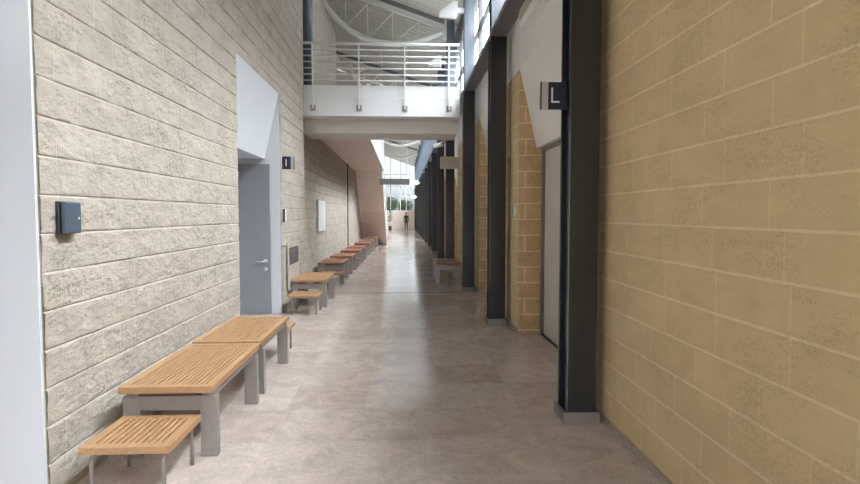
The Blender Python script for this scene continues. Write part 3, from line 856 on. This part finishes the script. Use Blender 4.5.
# ================================================================== FAR END: PERSON, PLANT, TREES OUTSIDE
skin = mat('skin', (0.50, 0.32, 0.24), 0.6)
cloth = mat('dark_clothes', (0.035, 0.032, 0.036), 0.8)
hairm = mat('dark_hair', (0.025, 0.02, 0.018), 0.6)
def person(loc, label):
    J = {'pelvis': (0,0,.92,.125), 'waist': (0,-.01,1.06,.115), 'chest': (0,-.01,1.27,.14), 'neck': (0,0,1.41,.052), 'head0': (0,-.01,1.49,.078), 'head1': (0,-.012,1.60,.082),
         'shL': (.165,0,1.36,.058), 'elL': (.215,.02,1.10,.042), 'wrL': (.225,-.05,.87,.028), 'haL': (.22,-.075,.79,.03),
         'shR': (-.165,0,1.36,.058), 'elR': (-.215,.02,1.10,.042), 'wrR': (-.225,-.05,.87,.028), 'haR': (-.22,-.075,.79,.03),
         'hipL': (.085,0,.86,.09), 'knL': (.095,-.06,.48,.06), 'anL': (.10,.0,.09,.042), 'toL': (.105,-.14,.035,.03),
         'hipR': (-.085,0,.86,.09), 'knR': (-.095,.02,.48,.06), 'anR': (-.10,.10,.09,.042), 'toR': (-.105,-.03,.035,.03)}
    E_ = [('pelvis','waist'),('waist','chest'),('chest','neck'),('neck','head0'),('head0','head1'),('chest','shL'),('shL','elL'),('elL','wrL'),('wrL','haL'),('chest','shR'),('shR','elR'),('elR','wrR'),('wrR','haR'),
          ('pelvis','hipL'),('hipL','knL'),('knL','anL'),('anL','toL'),('pelvis','hipR'),('hipR','knR'),('knR','anR'),('anR','toR')]
    for sgn, nm in ((1, 'L'), (-1, 'R')):
        hx, hy, hz, _ = J['ha' + nm]
        for k in range(4):
            J['f%s%d' % (nm, k)] = (hx, hy - 0.03 + 0.02 * k, hz - 0.085 + 0.008 * abs(k - 1), .0085); E_.append(('ha' + nm, 'f%s%d' % (nm, k)))
        J['t' + nm] = (hx - sgn * 0.03, hy - 0.045, hz - 0.035, .010); E_.append(('ha' + nm, 't' + nm))
    names = list(J)
    me = bpy.data.meshes.new('person')
    me.from_pydata([J[k][:3] for k in names], [(names.index(a), names.index(b)) for a, b in E_], [])
    o = bpy.data.objects.new('person', me); col.objects.link(o); o.location = loc
    sk = o.modifiers.new('skin', 'SKIN'); sk.use_smooth_shade = True
    sv = me.skin_vertices[0].data
    for i, k in enumerate(names): sv[i].radius = (J[k][3], J[k][3])
    sv[names.index('pelvis')].use_root = True
    o.modifiers.new('sub', 'SUBSURF').levels = 1
    dg = bpy.context.evaluated_depsgraph_get()
    nm = bpy.data.meshes.new_from_object(o.evaluated_get(dg)); o.modifiers.clear(); o.data = nm
    nm.materials.clear(); nm.materials.append(cloth); nm.materials.append(skin)
    for p in nm.polygons:
        p.use_smooth = True
        c = p.center
        p.material_index = 1 if (c.z > 1.42 or (c.z < .88 and abs(c.x) > .17)) else 0
    tag(o, label, 'person')
    bm = new_bm(); bmesh.ops.create_uvsphere(bm, u_segments=14, v_segments=10, radius=0.098)
    for v in list(bm.verts):
        v.co = Vector((v.co.x, v.co.y * 1.1 + 0.02, v.co.z * 1.1 + 1.60))
    bmesh.ops.delete(bm, geom=[v for v in bm.verts if v.co.z < 1.54 or (v.co.y < -0.06 and v.co.z < 1.65)], context='VERTS')
    obj('hair', bm, hairm, o, smooth=True)
    bm = new_bm()
    for v in ((0, -0.10, 1.545),): tube(bm, [(0, -0.085, 1.57), (0, -0.105, 1.535)], [0.008, 0.014], 6)
    obj('nose', bm, skin, o, smooth=True)
    return o
person((0.31, 52.6, 0), 'person in dark clothes walking at the far end of the corridor')

leaf = mat('plant_leaves', (0.045, 0.075, 0.03), 0.6, noise=(8, 0.4))
t = thing('potted_plant', 'tall green potted plant by the far end wall', 'plant', (-1.25, 53.5, 0))
bm = new_bm(); tube(bm, [(0,0,0),(0,0,0.4)], [0.14, 0.19], 16); obj('pot', bm, M['vent'], t, smooth=True)
bm = new_bm(); tube(bm, [(0,0,0.38),(0.02,0,1.2),(0.0,0.02,1.9)], 0.02, 8); obj('stem', bm, M['signgrey'], t, smooth=True)
bm = new_bm()
for k in range(150):
    c = Vector((random.gauss(0, .13), random.gauss(0, .13), random.uniform(.8, 2.4)))
    d1 = Vector((random.gauss(0,1), random.gauss(0,1), random.gauss(0,.7))).normalized(); d2 = d1.orthogonal().normalized()
    q = [c - d1*.1, c + d2*.035, c + d1*.1, c - d2*.035]
    bm.faces.new([bm.verts.new(v) for v in q])
obj('foliage', bm, leaf, t)

def tree(x, y, h, r, label):
    t = thing('tree', label, 'tree', (x, y, 0), 'trees outside the end window')
    bm = new_bm(); tube(bm, [(0,0,0),(0.05,0,h*.5),(0,0,h*.8)], [0.16, 0.12, 0.06], 10); obj('trunk', bm, M['signgrey'], t, smooth=True)
    bm = new_bm()
    for k in range(900):
        u = Vector((random.gauss(0,1), random.gauss(0,1), random.gauss(0,1))).normalized() * r * random.uniform(.3, 1) 
        c = Vector((u.x, u.y, h * .72 + u.z * .75))
        d1 = Vector((random.gauss(0,1), random.gauss(0,1), random.gauss(0,1))).normalized(); d2 = d1.orthogonal().normalized()
        s = 0.22
        bm.faces.new([bm.verts.new(v) for v in (c - d1*s, c + d2*s*.5, c + d1*s, c - d2*s*.5)])
    obj('crown', bm, leaf, t)
tree(-1.6, 66, 3.9, 1.1, 'dark green tree outside the end window, on the left')
tree(0.3, 68, 3.6, 0.9, 'dark green tree outside the end window, above the walking person')
bm = new_bm(); box(bm, -30, 30, YE + 0.21, 120, -0.2, -0.05)
tag(obj('ground', bm, mat('pale_paving', (0.45, 0.43, 0.40), 0.9)), 'pale ground outside the end window', kind='structure')
